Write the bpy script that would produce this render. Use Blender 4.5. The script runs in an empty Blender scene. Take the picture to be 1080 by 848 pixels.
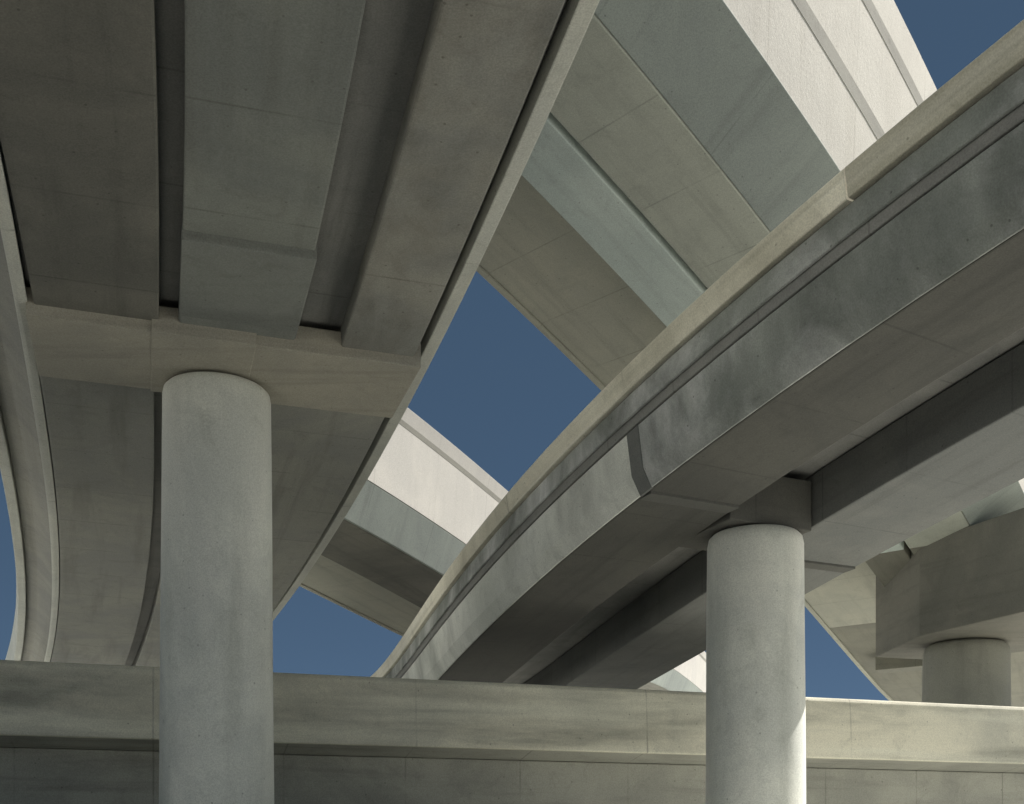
import bpy, bmesh, math, random
from mathutils import Vector
R = math.radians
random.seed(7)
sc = bpy.context.scene
col = sc.collection
EYE = 1.6

# ------------------------------------------------------------------ materials
def concrete(name, base, alt, dark=(.10, .095, .085), dark_amt=.45, pale=None, pale_amt=0., rough=.85,
             blotch=.35, streak=(2.2, .16), joint=0., bump=.25, along=False, grime=.35, soft=.0, sheen=0., pour=0.):
    m = bpy.data.materials.new(name); m.use_nodes = True
    nt = m.node_tree; N = nt.nodes; L = nt.links
    bs = N['Principled BSDF']; bs.inputs['Roughness'].default_value = rough
    bs.inputs['Specular IOR Level'].default_value = .3
    bs.inputs['Sheen Weight'].default_value = sheen; bs.inputs['Sheen Roughness'].default_value = .35     # sheen put in to brighten pier edges at grazing angles
    uv = N.new('ShaderNodeUVMap'); uv.uv_map = 'UVMap'
    geo = N.new('ShaderNodeNewGeometry')
    def noise(vec, scale, detail=6, rough_=.6, dist=0.):
        n = N.new('ShaderNodeTexNoise'); n.inputs['Scale'].default_value = scale
        n.inputs['Detail'].default_value = detail; n.inputs['Roughness'].default_value = rough_
        n.inputs['Distortion'].default_value = dist
        L.new(vec, n.inputs['Vector']); return n.outputs['Fac']
    def mapping(vec, s, loc=(0, 0, 0)):
        mp = N.new('ShaderNodeMapping'); mp.inputs['Scale'].default_value = s
        mp.inputs['Location'].default_value = loc
        L.new(vec, mp.inputs['Vector']); return mp.outputs['Vector']
    def ramp(fac, a, b, va=0., vb=1.):
        r = N.new('ShaderNodeMapRange'); r.inputs['From Min'].default_value = a; r.inputs['From Max'].default_value = b
        r.inputs['To Min'].default_value = va; r.inputs['To Max'].default_value = vb
        r.interpolation_type = 'SMOOTHSTEP'
        L.new(fac, r.inputs['Value']); return r.outputs['Result']
    def mix(fac, a, b):
        x = N.new('ShaderNodeMix'); x.data_type = 'RGBA'
        L.new(fac, x.inputs[0])
        for i, c in ((6, a), (7, b)):
            if isinstance(c, tuple): x.inputs[i].default_value = (*c, 1)
            else: L.new(c, x.inputs[i])
        return x.outputs[2]
    pos = geo.outputs['Position']
    seed = random.random() * 50
    c = mix(ramp(noise(mapping(pos, (1, 1, 1), (seed, 3, 1)), blotch, 7, .62, .6), .36, .64), base, alt)
    # weather streaks, running down a face (v) or along the member (u)
    s = (streak[1], streak[0], 1) if along else (streak[0], streak[1], 1)
    st = noise(mapping(uv.outputs['UV'], s, (seed, seed, 0)), 1., 5, .6, .3)
    c = mix(ramp(st, .48 - soft * .6, .72 + soft * .4, 0, dark_amt), c, dark)
    g = noise(mapping(pos, (1, 1, 1), (seed * .7, 9, 4)), 1.1, 8, .7, 1.2)
    c = mix(ramp(g, .5, .75, 0, grime), c, dark)
    if pale:
        st2 = noise(mapping(uv.outputs['UV'], (s[0] * .8, s[1] * 1.4, 1), (seed * 2, 5, 0)), 1., 6, .62, .5)
        c = mix(ramp(st2, .46 - soft * .5, .68 + soft * .4, 0, pale_amt), c, pale)
    sx = N.new('ShaderNodeSeparateXYZ'); L.new(uv.outputs['UV'], sx.inputs[0])
    for size, ax in ((joint, 'X'), (pour, 'Y')):        # formwork joints and pour lines, faint and broken
        if size > 0:
            md = N.new('ShaderNodeMath'); md.operation = 'PINGPONG'; md.inputs[1].default_value = size / 2
            wob = N.new('ShaderNodeMath'); wob.operation = 'MULTIPLY_ADD'; wob.inputs[1].default_value = .012
            L.new(noise(pos, .9, 3), wob.inputs[0]); L.new(sx.outputs[ax], wob.inputs[2]); L.new(wob.outputs[0], md.inputs[0])
            ln = N.new('ShaderNodeMath'); ln.operation = 'MULTIPLY'
            L.new(ramp(md.outputs[0], .008, .03, .5, 0), ln.inputs[0]); L.new(ramp(noise(pos, .8, 4), .35, .65, .15, 1), ln.inputs[1])
            c = mix(ln.outputs[0], c, (dark[0] * .8, dark[1] * .8, dark[2] * .8))
    vo = N.new('ShaderNodeTexVoronoi'); vo.inputs['Scale'].default_value = 3.2; L.new(pos, vo.inputs['Vector'])
    c = mix(ramp(vo.outputs['Distance'], .045, .085, .55, 0), c, (dark[0] * .7, dark[1] * .7, dark[2] * .7))      # air holes
    fine = noise(pos, 38, 4, .7)
    c2 = N.new('ShaderNodeHueSaturation'); L.new(c, c2.inputs['Color'])
    L.new(ramp(fine, .3, .7, .84, 1.13), c2.inputs['Value'])
    L.new(c2.outputs[0], bs.inputs['Base Color'])
    bp = N.new('ShaderNodeBump'); bp.inputs['Strength'].default_value = bump; bp.inputs['Distance'].default_value = .02
    b1 = noise(pos, 9, 8, .75); L.new(b1, bp.inputs['Height']); L.new(bp.outputs[0], bs.inputs['Normal'])
    return m

M = {}
M['a_dark']  = concrete('brown_grey_concrete', (0.213, 0.209, 0.182), (0.156, 0.156, 0.139), dark=(0.099, 0.099, 0.088), along=True, joint=2.44)
M['a_mid']   = concrete('grey_green_concrete', (0.285, 0.300, 0.270), (0.225, 0.240, 0.225), dark=(0.150, 0.150, 0.135), along=True, dark_amt=.35, joint=2.44)
M['a_warm']  = concrete('warm_grey_concrete', (0.325, 0.319, 0.280), (0.234, 0.238, 0.221), dark=(0.137, 0.124, 0.098), along=False, streak=(.3, .6), dark_amt=.6, blotch=.4, pale=(0.429, 0.436, 0.403), pale_amt=.4, soft=.1, joint=6.1)
M['a_haunch'] = concrete('grey_haunch_concrete', (.36, .355, .315), (.29, .29, .27), dark=(.18, .175, .15), along=True, streak=(1.4, .06))
M['a_edge']  = concrete('pale_edge_concrete', (.66, .665, .60), (.58, .59, .545), dark=(.36, .36, .32), along=True, dark_amt=.3, joint=6.1)
M['a_far']   = concrete('olive_grey_concrete', (0.323, 0.323, 0.287), (0.267, 0.271, 0.255), dark=(0.162, 0.162, 0.145), along=True, joint=2.44)
M['a_cap']   = concrete('tan_concrete', (0.426, 0.403, 0.335), (0.348, 0.335, 0.287), dark=(0.222, 0.213, 0.181), along=True, dark_amt=.45)
M['seam']    = concrete('dark_seam_concrete', (0.110, 0.110, 0.101), (0.094, 0.095, 0.088), dark=(0.066, 0.066, 0.062))
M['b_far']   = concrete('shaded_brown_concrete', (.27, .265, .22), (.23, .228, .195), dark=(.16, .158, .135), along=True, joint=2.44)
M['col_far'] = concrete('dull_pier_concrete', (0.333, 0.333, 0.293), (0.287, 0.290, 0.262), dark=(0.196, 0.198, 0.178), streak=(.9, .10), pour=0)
M['slab']    = concrete('stained_slab_concrete', (0.273, 0.273, 0.257), (0.221, 0.224, 0.215), dark=(0.130, 0.130, 0.124), along=True, joint=2.44)
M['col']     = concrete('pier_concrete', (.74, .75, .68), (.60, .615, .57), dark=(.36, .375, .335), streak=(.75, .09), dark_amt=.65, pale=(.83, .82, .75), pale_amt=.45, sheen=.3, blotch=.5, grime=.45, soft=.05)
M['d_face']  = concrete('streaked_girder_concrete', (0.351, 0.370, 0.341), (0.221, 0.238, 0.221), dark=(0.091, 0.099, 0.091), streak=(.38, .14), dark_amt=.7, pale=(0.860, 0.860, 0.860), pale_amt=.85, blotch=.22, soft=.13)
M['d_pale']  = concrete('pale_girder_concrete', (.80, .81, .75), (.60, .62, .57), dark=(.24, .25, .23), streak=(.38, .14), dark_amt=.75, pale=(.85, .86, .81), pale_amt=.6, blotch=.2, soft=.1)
M['a_end']   = concrete('end_block_concrete', (0.254, 0.268, 0.246), (0.210, 0.222, 0.210), dark=(0.145, 0.145, 0.131), along=True, dark_amt=.35)
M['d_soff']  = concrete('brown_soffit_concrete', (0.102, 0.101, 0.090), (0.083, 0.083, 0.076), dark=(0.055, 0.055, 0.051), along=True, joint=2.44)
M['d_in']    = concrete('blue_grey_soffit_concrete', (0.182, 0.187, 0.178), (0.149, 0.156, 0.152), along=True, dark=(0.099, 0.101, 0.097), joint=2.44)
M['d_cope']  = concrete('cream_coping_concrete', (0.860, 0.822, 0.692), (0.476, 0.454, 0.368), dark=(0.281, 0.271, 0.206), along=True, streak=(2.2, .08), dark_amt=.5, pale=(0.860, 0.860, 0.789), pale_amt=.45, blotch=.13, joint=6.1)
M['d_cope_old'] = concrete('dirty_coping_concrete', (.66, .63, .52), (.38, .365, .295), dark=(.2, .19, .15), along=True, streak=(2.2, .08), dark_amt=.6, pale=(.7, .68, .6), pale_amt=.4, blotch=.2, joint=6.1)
M['b_cap']   = concrete('brown_cap_concrete', (0.219, 0.213, 0.185), (0.175, 0.173, 0.152), dark=(0.125, 0.122, 0.107), along=True)
M['b_brown'] = concrete('brown_overhang_concrete', (.48, .475, .40), (.43, .43, .37), dark=(.3, .295, .255), along=True, joint=2.44)
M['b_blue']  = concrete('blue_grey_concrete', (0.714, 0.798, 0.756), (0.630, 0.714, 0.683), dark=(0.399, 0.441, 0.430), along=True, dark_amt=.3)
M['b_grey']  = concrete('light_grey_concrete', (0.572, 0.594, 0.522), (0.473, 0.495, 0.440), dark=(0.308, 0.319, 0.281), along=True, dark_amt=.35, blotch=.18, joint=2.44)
M['b_web']   = concrete('cool_grey_web_concrete', (0.378, 0.415, 0.383), (0.315, 0.347, 0.326), dark=(0.231, 0.252, 0.236), dark_amt=.35, blotch=.18, joint=4.2)
M['white']   = concrete('white_painted_concrete', (0.574, 0.555, 0.501), (0.535, 0.516, 0.466), dark=(0.426, 0.403, 0.349), dark_amt=.25, grime=.2, bump=.45, joint=4.2)
M['c_white'] = concrete('pale_parapet_concrete', (0.544, 0.527, 0.489), (0.493, 0.480, 0.451), dark=(0.391, 0.383, 0.348), dark_amt=.25, grime=.2, joint=4.2)
M['stripe']  = concrete('grey_painted_band', (.30, .295, .26), (.27, .265, .235), along=True, dark_amt=.2)
M['f_para']  = concrete('weathered_parapet_concrete', (0.759, 0.724, 0.586), (0.529, 0.517, 0.437), dark=(0.230, 0.230, 0.196), streak=(.12, .8), dark_amt=.9, pale=(0.860, 0.851, 0.713), pale_amt=.5, soft=.08, blotch=.16, joint=6.1)
M['f_low']   = concrete('dark_weathered_concrete', (0.396, 0.396, 0.347), (0.308, 0.310, 0.275), dark=(0.165, 0.165, 0.143), along=True, joint=3.05)
M['asphalt'] = concrete('asphalt', (.055, .055, .055), (.045, .045, .047), dark=(.03, .03, .03), rough=.95)
M['ground']  = concrete('pale_crushed_stone', (.69, .69, .64), (.63, .63, .585), dark=(.47, .47, .43), blotch=.08, grime=.25)

# ------------------------------------------------------------------ mesh helpers
def link(name, bm, mat, parent=None):
    me = bpy.data.meshes.new(name); bm.to_mesh(me); bm.free()
    o = bpy.data.objects.new(name, me); col.objects.link(o)
    me.materials.append(mat)
    if parent is not None:
        o.parent = parent
        o.matrix_parent_inverse = parent.matrix_world.inverted()
    return o

def thing(name, label, cat, loc, group=None):
    o = bpy.data.objects.new(name, None); col.objects.link(o)
    o.empty_display_size = .5
    o.location = loc; o['label'] = label; o['category'] = cat
    if group: o['group'] = group
    bpy.context.view_layer.update()
    return o

def chamfer(prof, r=.035):
    """Round off the corners of a closed (u, v) profile."""
    out = []; n = len(prof)
    for i in range(n):
        p = Vector(prof[i]); a = Vector(prof[i - 1]); b = Vector(prof[(i + 1) % n])
        da = (a - p); db = (b - p)
        ra = min(r, da.length * .35); rb = min(r, db.length * .35)
        q0 = p + da.normalized() * ra; q1 = p + db.normalized() * rb
        out.append(tuple(q0)); out.append(tuple(q0 * .25 + p * .5 + q1 * .25)); out.append(tuple(q1))
    return out

class Path:
    def __init__(s, p, d0, sc_, lo, hi):
        s.p, s.d0, s.sc, s.lo, s.hi = p, d0, sc_, lo, hi
    def raw(s, q):
        p = s.p; t = (q - s.d0) / s.sc
        X = p['x0'] + p['x1'] * t * s.sc + p['x2'] * t * t + p['x3'] * t ** 3
        dX = p['x1'] + (2 * p['x2'] * t + 3 * p['x3'] * t * t) / s.sc
        h = p['h0'] + p['h1'] * t * s.sc + p.get('h2', 0) * t * t + p.get('h3', 0) * t ** 3
        dh = p['h1'] + (2 * p.get('h2', 0) * t + 3 * p.get('h3', 0) * t * t) / s.sc
        return X, dX, h, dh
    def at(s, q):
        k = min(max(q, s.lo), s.hi)
        X, dX, h, dh = s.raw(k)
        e = q - k
        # beyond the measured stretch the road runs on straight and levels out over ~25 m
        return X + dX * e, dX, h + dh * 12 * math.copysign(1 - math.exp(-abs(e) / 12), e)
    def pt(s, q, u, v):
        X, dX, h = s.at(q); L = math.sqrt(1 + dX * dX)
        return Vector((X + u / L, q - u * dX / L, EYE + h + v + s.p.get('bank', 0) * u))

def sweep(name, path, prof, s0, s1, mat, parent, step=1.2, r=.035, shift=None):
    pr = chamfer(prof, r) if r else prof
    n = max(2, int((s1 - s0) / step)); k = len(pr)
    per = [0.]
    for i in range(k):
        per.append(per[-1] + (Vector(pr[(i + 1) % k]) - Vector(pr[i])).length)
    bm = bmesh.new(); uvl = bm.loops.layers.uv.new('UVMap')
    rings = []; arc = [0.]
    for j in range(n + 1):
        q = s0 + (s1 - s0) * j / n
        ring = [bm.verts.new(path.pt(q, u + (shift(q, u) if shift else 0), v)) for u, v in pr]
        if rings: arc.append(arc[-1] + (ring[0].co - rings[-1][0].co).length)
        rings.append(ring)
    for j in range(n):
        for i in range(k):
            a, b = rings[j], rings[j + 1]; i2 = (i + 1) % k
            f = bm.faces.new((a[i], a[i2], b[i2], b[i])); f.smooth = True
            for lp, (jj, pp) in zip(f.loops, ((j, per[i]), (j, per[i + 1]), (j + 1, per[i + 1]), (j + 1, per[i]))):
                lp[uvl].uv = (arc[jj], pp)
    for ring in (rings[0], rings[-1]):
        f = bm.faces.new(ring)
        for lp in f.loops: lp[uvl].uv = (lp.vert.co.x, lp.vert.co.z)
    bmesh.ops.recalc_face_normals(bm, faces=bm.faces[:])
    for e in bm.edges:
        if len(e.link_faces) == 2 and e.calc_face_angle(0) > R(7): e.smooth = False
    return link(name, bm, mat, parent)

def prism(name, pts, z0, z1, mat, parent, bev=.03, ztop=None):
    """Upright block over a plan outline (list of xy)."""
    bm = bmesh.new(); uvl = bm.loops.layers.uv.new('UVMap')
    lo = [bm.verts.new((x, y, z0 if not callable(z0) else z0(x, y))) for x, y in pts]
    hi = [bm.verts.new((x, y, z1 if not callable(z1) else z1(x, y))) for x, y in pts]
    n = len(pts)
    bm.faces.new(lo); bm.faces.new(hi)
    for i in range(n): bm.faces.new((lo[i], lo[(i + 1) % n], hi[(i + 1) % n], hi[i]))
    bmesh.ops.recalc_face_normals(bm, faces=bm.faces[:])
    if bev: bmesh.ops.bevel(bm, geom=bm.edges[:], offset=bev, segments=2, affect='EDGES', profile=.6)
    boxuv(bm, uvl)
    return link(name, bm, mat, parent)

def boxuv(bm, uvl):
    bm.normal_update()
    for f in bm.faces:
        n = f.normal
        t = Vector((-n.y, n.x, 0))
        if t.length < .3:
            for lp in f.loops: lp[uvl].uv = (lp.vert.co.x, lp.vert.co.y)
        else:
            t.normalize()
            for lp in f.loops: lp[uvl].uv = (lp.vert.co.dot(t), lp.vert.co.z)

def column(name, x, y, z0, z1, d_bot, d_top, mat, parent, round_top=.06, seg=72):
    """Slightly tapered round shaft, with a faintly uneven formed surface."""
    bm = bmesh.new(); uvl = bm.loops.layers.uv.new('UVMap')
    H = z1 - z0
    zs = [i / 22 * (H - round_top * 2) for i in range(23)] + [H - round_top * 1.2, H - round_top * .5, H - round_top * .15, H]
    rings = []
    for z in zs:
        t = z / H; r = (d_bot + (d_top - d_bot) * t) / 2
        top = max(0, (z - (H - round_top)) / round_top)
        r -= round_top * (1 - math.sqrt(max(0, 1 - top * top))) if top > 0 else 0
        ring = []
        for i in range(seg):
            a = 2 * math.pi * i / seg
            rr = r * (1 + .004 * math.sin(2 * a + z * .5) + .003 * math.sin(3 * a - z * .9))
            ring.append(bm.verts.new((x + rr * math.sin(a), y + rr * math.cos(a), z0 + z)))
        rings.append(ring)
    for j in range(len(zs) - 1):
        for i in range(seg):
            i2 = (i + 1) % seg
            f = bm.faces.new((rings[j][i], rings[j][i2], rings[j + 1][i2], rings[j + 1][i])); f.smooth = True
            R0 = d_bot / 2
            for lp, (ii, jj) in zip(f.loops, ((i, j), (i + 1, j), (i + 1, j + 1), (i, j + 1))):
                lp[uvl].uv = (2 * math.pi * ii / seg * R0, zs[jj])
    bm.faces.new(rings[-1]); bm.faces.new(rings[0])
    bmesh.ops.recalc_face_normals(bm, faces=bm.faces[:])
    return link(name, bm, mat, parent)

def block(name, path, s0, s1, u0, u1, v0, v1, mat, parent, bev=.03, nu=1):
    """Cross block under a deck, square to the axis: from s0 to s1 along, u0 to u1 across (u measured from the axis at s)."""
    sm = (s0 + s1) / 2
    X, dX, h = path.at(sm); L = math.sqrt(1 + dX * dX)
    n = Vector((1 / L, -dX / L)); t = Vector((dX / L, 1 / L)); c = Vector((X, sm))
    hl = (s1 - s0) / 2 * L
    pts = [c + n * u0 - t * hl, c + n * u1 - t * hl, c + n * u1 + t * hl, c + n * u0 + t * hl]
    bk = path.p.get('bank', 0)
    zf = lambda v: (lambda x, y: EYE + h + v + bk * ((Vector((x, y)) - c).dot(n)))
    return prism(name, [tuple(p) for p in pts], zf(v0), zf(v1), mat, parent, bev)

# ------------------------------------------------------------------ ground
bm = bmesh.new(); uvl = bm.loops.layers.uv.new('UVMap')
G = 3000
f = bm.faces.new([bm.verts.new(p) for p in ((-G, -G, 0), (G, -G, 0), (G, G, 0), (-G, G, 0))])
for lp in f.loops: lp[uvl].uv = (lp.vert.co.x, lp.vert.co.y)
g = link('ground', bm, M['ground']); g['kind'] = 'structure'

def sheet(name, x0, x1, y0, y1, z, mat, kind='structure'):
    bm = bmesh.new(); uvl = bm.loops.layers.uv.new('UVMap')
    f = bm.faces.new([bm.verts.new(p) for p in ((x0, y0, z), (x1, y0, z), (x1, y1, z), (x0, y1, z))])
    for lp in f.loops: lp[uvl].uv = (lp.vert.co.x, lp.vert.co.y)
    o = link(name, bm, mat); o['kind'] = kind; return o
sheet('added_road', -300, 300, -26, 13, .004, M['asphalt'])       # unseen asphalt, added to cut ground bounce onto the pier fronts
for y in (-25.2, 12.2): sheet('added_road_marking', -300, 300, y, y + .15, .008, M['stripe'])  # lines on the added asphalt, out of view too

# ------------------------------------------------------------------ A: narrow ramp overhead on the left
A = Path(dict(x0=-1.2037, x1=-.3166, x2=-.9447, x3=-.0374, h0=9.77, h1=-.0622), 22, 20, 8, 70)
tA = thing('overpass', 'narrow curved ramp passing overhead on the left, dark girders and thin pale edge', 'overpass', (A.pt(22, -4.2, 0).x, 22, 0))
a0, a1 = -45, 84
CF, CB = 22.5, 25.1                # front and back of the cap, along the axis
def box(u0, u1, v0, v1): return [(u0, v0), (u1, v0), (u1, v1), (u0, v1)]
GD = .42
sweep('girder', A, box(-7.49, -5.37, 0, GD), a0, 23.7, M['a_dark'], tA)
sweep('girder', A, box(-5.01, -2.91, 0, GD), a0, 23.7, M['a_mid'], tA)
sweep('girder', A, box(-2.02, -.58, 0, GD), a0, 23.7, M['a_warm'], tA)
widen = lambda q, u: 1.0 * min(max((q - 26) / 34, 0), 1.3) if -5.6 < u < -4.8 else 0      # the far span fans out
sweep('girder', A, box(-7.62, -5.42, 0, GD), 24.0, a1, M['a_far'], tA, shift=widen)
sweep('girder', A, box(-4.98, -.58, 0, GD), 24.0, a1, M['a_far'], tA, shift=widen)
sweep('deck_slab', A, [(-8.70, 1.0), (-7.75, .82), (-7.62, GD + .01), (-.6, GD + .01), (-.28, .7), (-.28, 1.35), (-8.70, 1.35)], a0, a1, M['slab'], tA)
sweep('edge_beam', A, [(-.27, .40), (0, .43), (.03, 1.5), (-.06, 2.25), (-.26, 2.25), (-.27, 1.5)], a0, a1, M['a_edge'], tA, r=.025)
sweep('edge_beam', A, [(-8.95, .62), (-8.68, .58), (-8.68, 1.5), (-8.75, 2.25), (-8.95, 2.25), (-9.0, 1.5)], a0, a1, M['a_edge'], tA, r=.025)
ease = lambda q, u: .14 * (lambda t: 1 - t * t * (3 - 2 * t))(min(max((q - 14) / 14, 0), 1))       # the near span is a little narrower
sweep('haunch', A, [(-8.66, .70), (-8.3, .56), (-7.86, .12), (-7.76, .12), (-7.76, .78), (-8.66, .96)], a0, a1, M['a_haunch'], tA, r=.05, shift=ease)
sweep('drip_lip', A, [(-7.86, .02), (-7.78, .0), (-7.645, .02), (-7.645, .11), (-7.86, .11)], a0, a1, M['a_edge'], tA, r=.02, shift=ease)
sweep('road_surface', A, box(-8.66, -.29, 1.36, 1.42), a0, a1, M['asphalt'], tA, r=0)
block('end_block', A, 19.6, CF - .02, -5.03, -2.89, -.07, .4, M['a_end'], tA)

pA = thing('bridge_pier', 'pale round concrete pier standing in front at left, carrying a brownish cross cap', 'pier', (-6.05, 23.35, 0), 'round concrete bridge piers')
block('pier_cap', A, CF, CB, -7.63, -.45, -.12, .38, M['a_cap'], pA)
block('cap_block', A, CF - .06, CB + .05, -5.5, -3.62, -.14, .35, M['a_cap'], pA, bev=.02)
zA = A.pt(24.4, -4.5, -.14).z
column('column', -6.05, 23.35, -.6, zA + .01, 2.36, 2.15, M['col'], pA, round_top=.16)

# ------------------------------------------------------------------ D: curved bridge sweeping in from the right
D = Path(dict(x0=1.7995, x1=-.4261, x2=2.3038, x3=-.6472, h0=7.0, h1=-.1279, h2=.6334, bank=-.0072), 25, 15, 8, 62)
tD = thing('overpass', 'streaked grey bridge curving down from upper right, cream coping along its edge', 'overpass', (5.2, 25, 0))
d0, d1 = -40, 100
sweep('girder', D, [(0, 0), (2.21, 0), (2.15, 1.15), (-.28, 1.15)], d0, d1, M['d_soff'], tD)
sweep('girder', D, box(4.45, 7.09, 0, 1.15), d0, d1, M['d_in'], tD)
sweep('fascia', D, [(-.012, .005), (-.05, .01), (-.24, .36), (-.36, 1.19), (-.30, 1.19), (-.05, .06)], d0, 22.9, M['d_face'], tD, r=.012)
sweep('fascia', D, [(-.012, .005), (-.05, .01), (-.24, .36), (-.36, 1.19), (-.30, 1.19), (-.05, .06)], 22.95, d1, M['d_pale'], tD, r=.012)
sweep('deck_slab', D, [(-.33, 1.21), (-.385, 1.215), (-.40, 1.385), (-.40, 1.62), (8.3, 1.45), (8.3, 1.25), (7.2, 1.16)], d0, d1, M['slab'], tD, r=.02)
sweep('parapet', D, [(-.41, 1.395), (-.465, 1.41), (-.455, 1.86), (-.3, 1.86), (-.22, 1.635), (-.40, 1.63)], d0, d1, M['d_face'], tD, r=.02)
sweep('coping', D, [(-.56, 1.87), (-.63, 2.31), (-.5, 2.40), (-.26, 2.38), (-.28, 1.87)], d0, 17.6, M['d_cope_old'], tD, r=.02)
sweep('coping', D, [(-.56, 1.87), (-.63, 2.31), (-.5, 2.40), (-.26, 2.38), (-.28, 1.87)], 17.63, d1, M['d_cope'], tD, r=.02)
sweep('parapet', D, [(8.31, 1.2), (8.55, 1.2), (8.5, 2.4), (8.31, 2.4)], d0, d1, M['a_edge'], tD)
sweep('road_surface', D, [(-.1, 1.64), (8.29, 1.47), (8.29, 1.52), (-.1, 1.69)], d0, d1, M['asphalt'], tD, r=0)
sweep('joint_band', D, [(.0, -.012), (-.052, -.008), (-.255, .36), (-.375, 1.185), (-.33, 1.185), (-.04, .05)], 22.72, 23.1, M['d_in'], tD, r=.01)
pD = thing('bridge_pier', 'pale round concrete pier right of centre, under the cross beam of the curved bridge', 'pier', (5.42, 25.35, 0), 'round concrete bridge piers')
SD = 23.3
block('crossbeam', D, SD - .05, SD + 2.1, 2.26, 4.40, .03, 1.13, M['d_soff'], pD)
block('joint_band', D, SD - .45, SD + .15, .03, 2.19, -.014, .9, M['seam'], pD, bev=.006)
block('joint_band', D, SD + 1.6, SD + 2.2, 4.48, 7.06, -.014, .9, M['seam'], pD, bev=.006)
zD = D.pt(24.4, 3.4, .04).z
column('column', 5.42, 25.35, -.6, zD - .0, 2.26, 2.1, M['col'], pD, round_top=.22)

# ------------------------------------------------------------------ B: high bridge with white parapet, upper right, behind
B = Path(dict(x0=26.9188, x1=.7353, x2=-2.7864, x3=.5409, h0=12.5, h1=-.2393, h2=1.4569, bank=.0146), 30, 20, 3, 60)
tB = thing('overpass', 'high bridge crossing behind at upper right, broad white parapet with two grey bands', 'overpass', (12, 40, 0))
b0, b1 = -14, 105
sweep('deck_slab', B, [(-23.37, 1.2), (-19.2, 1.2), (-19.2, 1.5), (-13.3, 1.5), (-13.3, 1.75), (-23.37, 1.6)], b0, 43, M['b_brown'], tB)
sweep('deck_slab', B, [(-23.37, 1.2), (-19.2, 1.2), (-19.2, 1.5), (-13.3, 1.5), (-13.3, 1.75), (-23.37, 1.6)], 43.03, b1, M['b_far'], tB)
block('cross_girder', B, 47.6, 48.8, -22.2, -19.12, .35, 1.18, M['b_far'], tB)
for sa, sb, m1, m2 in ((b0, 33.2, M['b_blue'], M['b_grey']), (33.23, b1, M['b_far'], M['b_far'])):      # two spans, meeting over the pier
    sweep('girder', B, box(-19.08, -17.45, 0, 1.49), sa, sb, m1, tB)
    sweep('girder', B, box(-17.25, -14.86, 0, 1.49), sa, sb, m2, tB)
sweep('web', B, [(-14.84, .01), (-13.15, 1.13), (-13.35, 1.40), (-14.84, 1.40)], b0, b1, M['b_web'], tB)
PB = lambda v: -13.2 + .25 * (v - 1.117) / 6.2
sweep('parapet', B, [(-13.2, 1.12), (-12.95, 7.32), (-13.3, 7.32), (-13.5, 1.77), (-13.28, 1.76), (-13.28, 1.12)], b0, b1, M['white'], tB, r=.012)
for v0, v1 in ((3.31, 3.74), (5.91, 6.29)):
    sweep('painted_band', B, [(PB(v0) + .012, v0), (PB(v1) + .012, v1), (PB(v1) - .05, v1), (PB(v0) - .05, v0)], b0, b1, M['stripe'], tB, r=0)
sweep('parapet', B, [(-23.6, 1.15), (-23.38, 1.15), (-23.38, 2.8), (-23.6, 2.8)], b0, b1, M['b_brown'], tB)
sweep('road_surface', B, [(-23.36, 1.61), (-13.52, 1.76), (-13.52, 1.8), (-23.36, 1.65)], b0, b1, M['asphalt'], tB, r=0)
pB = thing('bridge_pier', 'distant round pier at far right under a large brown faceted cap', 'pier', (17.8, 44.6, 0), 'round concrete bridge piers')

# ------------------------------------------------------------------ C: farther bridge in the centre gap
Cp = Path(dict(x0=-9.5329, x1=.4566, x2=-.6759, x3=-.0001, h0=11., h1=-.0771, h3=.45), 50, 15, 20, 74)
tC = thing('overpass', 'far white-sided bridge seen in the central gap, sloping down to the right', 'overpass', (-4, 52, 0))
c0, c1 = 5, 150
sweep('deck_slab', Cp, [(0, 1.0), (5, 1.0), (5, 1.3), (8.4, 1.3), (8.4, 1.6), (0, 1.4)], c0, c1, M['b_brown'], tC)
sweep('girder', Cp, box(4.91, 8.0, 0, 1.29), c0, c1, M['a_dark'], tC)
sweep('web', Cp, [(8.02, .01), (8.11, .01), (8.63, 1.46), (8.02, 1.28)], c0, c1, M['b_web'], tC, r=.02)
sweep('parapet', Cp, [(8.64, 1.47), (8.87, 4.15), (9.0, 4.75), (8.6, 4.75), (8.42, 1.61), (8.42, 1.47)], c0, c1, M['c_white'], tC, r=.012)
sweep('painted_band', Cp, [(8.868, 4.05), (8.902, 4.24), (8.84, 4.24), (8.82, 4.05)], c0, c1, M['stripe'], tC, r=0)
sweep('parapet', Cp, [(-.25, .95), (-.02, .95), (-.02, 2.4), (-.25, 2.4)], c0, c1, M['b_brown'], tC)
sweep('road_surface', Cp, [(0, 1.41), (8.4, 1.61), (8.4, 1.65), (0, 1.45)], c0, c1, M['asphalt'], tC, r=0)

# B pier: big faceted block cap on a round shaft
prism('pier_cap', [(15.4, 43.0), (17.4, 38.6), (20.8, 39.6), (21.6, 45.5), (18.6, 48.5), (15.2, 47.6)], 8.2 + EYE, 11.75 + EYE, M['b_cap'], pB, bev=.06)
column('column', 17.8, 44.6, -.6, 8.2 + EYE, 3.4, 3.2, M['col_far'], pB, round_top=.35)


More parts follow.
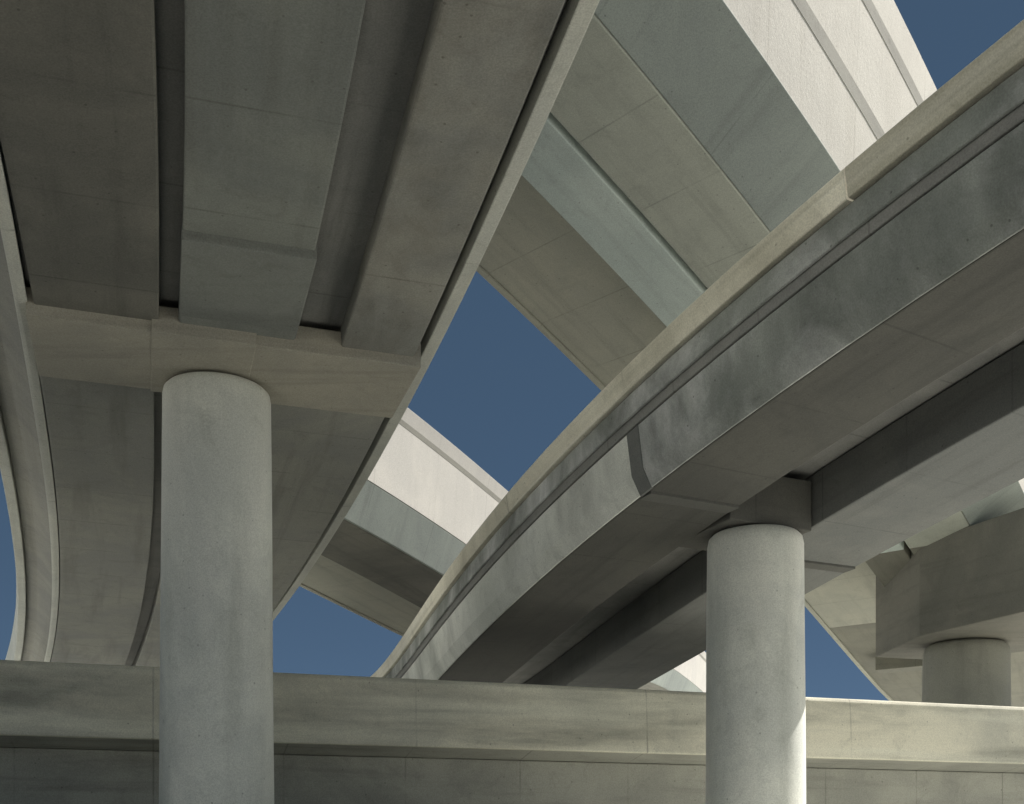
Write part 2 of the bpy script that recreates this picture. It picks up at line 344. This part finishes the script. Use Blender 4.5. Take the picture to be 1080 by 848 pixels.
# ------------------------------------------------------------------ F: low bridge across the bottom, behind the two near piers
k = .87
P0 = Vector((-12.9 * k, 28.7 * k)); P1 = Vector((17.1 * k, 38 * k))
tt = (P1 - P0).normalized(); nn = Vector((tt.y, -tt.x))      # towards the viewer
class Line:
    p = {}
    def at(s, q): return 0, 0, 0
    def pt(s, q, u, v):
        c = P0 + tt * q + nn * u
        return Vector((c.x, c.y, v))
Fl = Line()
tF = thing('overpass', 'low straight bridge running across the bottom behind the two near piers', 'overpass', (0, 28.5, 0))
f0, f1 = -70, 110
ztop = 4.9 * k + EYE; zbot = 2.98 * k + EYE
sweep('parapet', Fl, [(.10, zbot), (.0, ztop - .1), (-.06, ztop), (-.32, ztop), (-.32, zbot + .2), (-.1, zbot)], f0, f1, M['f_para'], tF, step=4)
sweep('deck_slab', Fl, [(-.12, zbot + .02), (-1.15, zbot - .15), (-5.2, zbot - .15), (-5.2, zbot + .3), (-.34, zbot + .3), (-.34, zbot + .19)], f0, f1, M['f_low'], tF, step=4)
sweep('parapet', Fl, [(-5.22, zbot), (-5.5, zbot), (-5.5, ztop - .5), (-5.22, ztop - .5)], f0, f1, M['f_para'], tF, step=4)
sweep('girder', Fl, [(-1.2, zbot - .16), (-1.2, zbot - 2.6), (-5.0, zbot - 2.6), (-5.0, zbot - .16)], f0, f1, M['f_low'], tF, step=4)
sweep('support_wall', Fl, [(-1.8, zbot - 2.61), (-1.8, -.5), (-4.6, -.5), (-4.6, zbot - 2.61)], f0, f1, M['f_low'], tF, step=4)

# ------------------------------------------------------------------ light
SUN_AZ = R(64)      # from straight ahead (+Y) towards +X
SUN_EL = R(50)
w = bpy.data.worlds.new('World'); sc.world = w; w.use_nodes = True
nt = w.node_tree; bg = nt.nodes['Background']
sky = nt.nodes.new('ShaderNodeTexSky'); sky.sky_type = 'NISHITA'; sky.sun_disc = False
sky.sun_elevation = SUN_EL; sky.sun_rotation = SUN_AZ
sky.altitude = 6000; sky.air_density = 1.0; sky.dust_density = .1; sky.ozone_density = 2.0
even = nt.nodes.new('ShaderNodeMix'); even.data_type = 'RGBA'; even.inputs[0].default_value = .78
even.inputs[7].default_value = (.40, .72, 1.06, 1)     # deep even blue of the clear sky
nt.links.new(sky.outputs[0], even.inputs[6]); nt.links.new(even.outputs[2], bg.inputs[0]); bg.inputs[1].default_value = .06
sd = bpy.data.lights.new('sun', 'SUN'); sd.energy = 5; sd.angle = R(.5); sd.color = (1, .955, .885)
so = bpy.data.objects.new('sun', sd); col.objects.link(so)
dirv = Vector((math.sin(SUN_AZ) * math.cos(SUN_EL), math.cos(SUN_AZ) * math.cos(SUN_EL), math.sin(SUN_EL)))
so.rotation_euler = (-dirv).to_track_quat('-Z', 'Y').to_euler(); so.location = dirv * 100

# ------------------------------------------------------------------ camera: level, frame shifted up
cd = bpy.data.cameras.new('camera'); cam = bpy.data.objects.new('camera', cd); col.objects.link(cam)
cam.location = (0, 0, EYE); cam.rotation_euler = (R(90), 0, 0)
cd.sensor_fit = 'HORIZONTAL'; cd.sensor_width = 36; cd.lens = 36 * 1200 / 1080
cd.shift_y = (900 - 424) / 1080; cd.clip_end = 8000; cd.clip_start = .1
sc.camera = cam
sc.view_settings.view_transform = 'Standard'; sc.view_settings.look = 'None'
sc.view_settings.exposure = 0.9; sc.view_settings.gamma = 1
sc.view_settings.use_curve_mapping = False
sc.cycles.max_bounces = 10; sc.cycles.diffuse_bounces = 6
sc.cycles.use_denoising = True
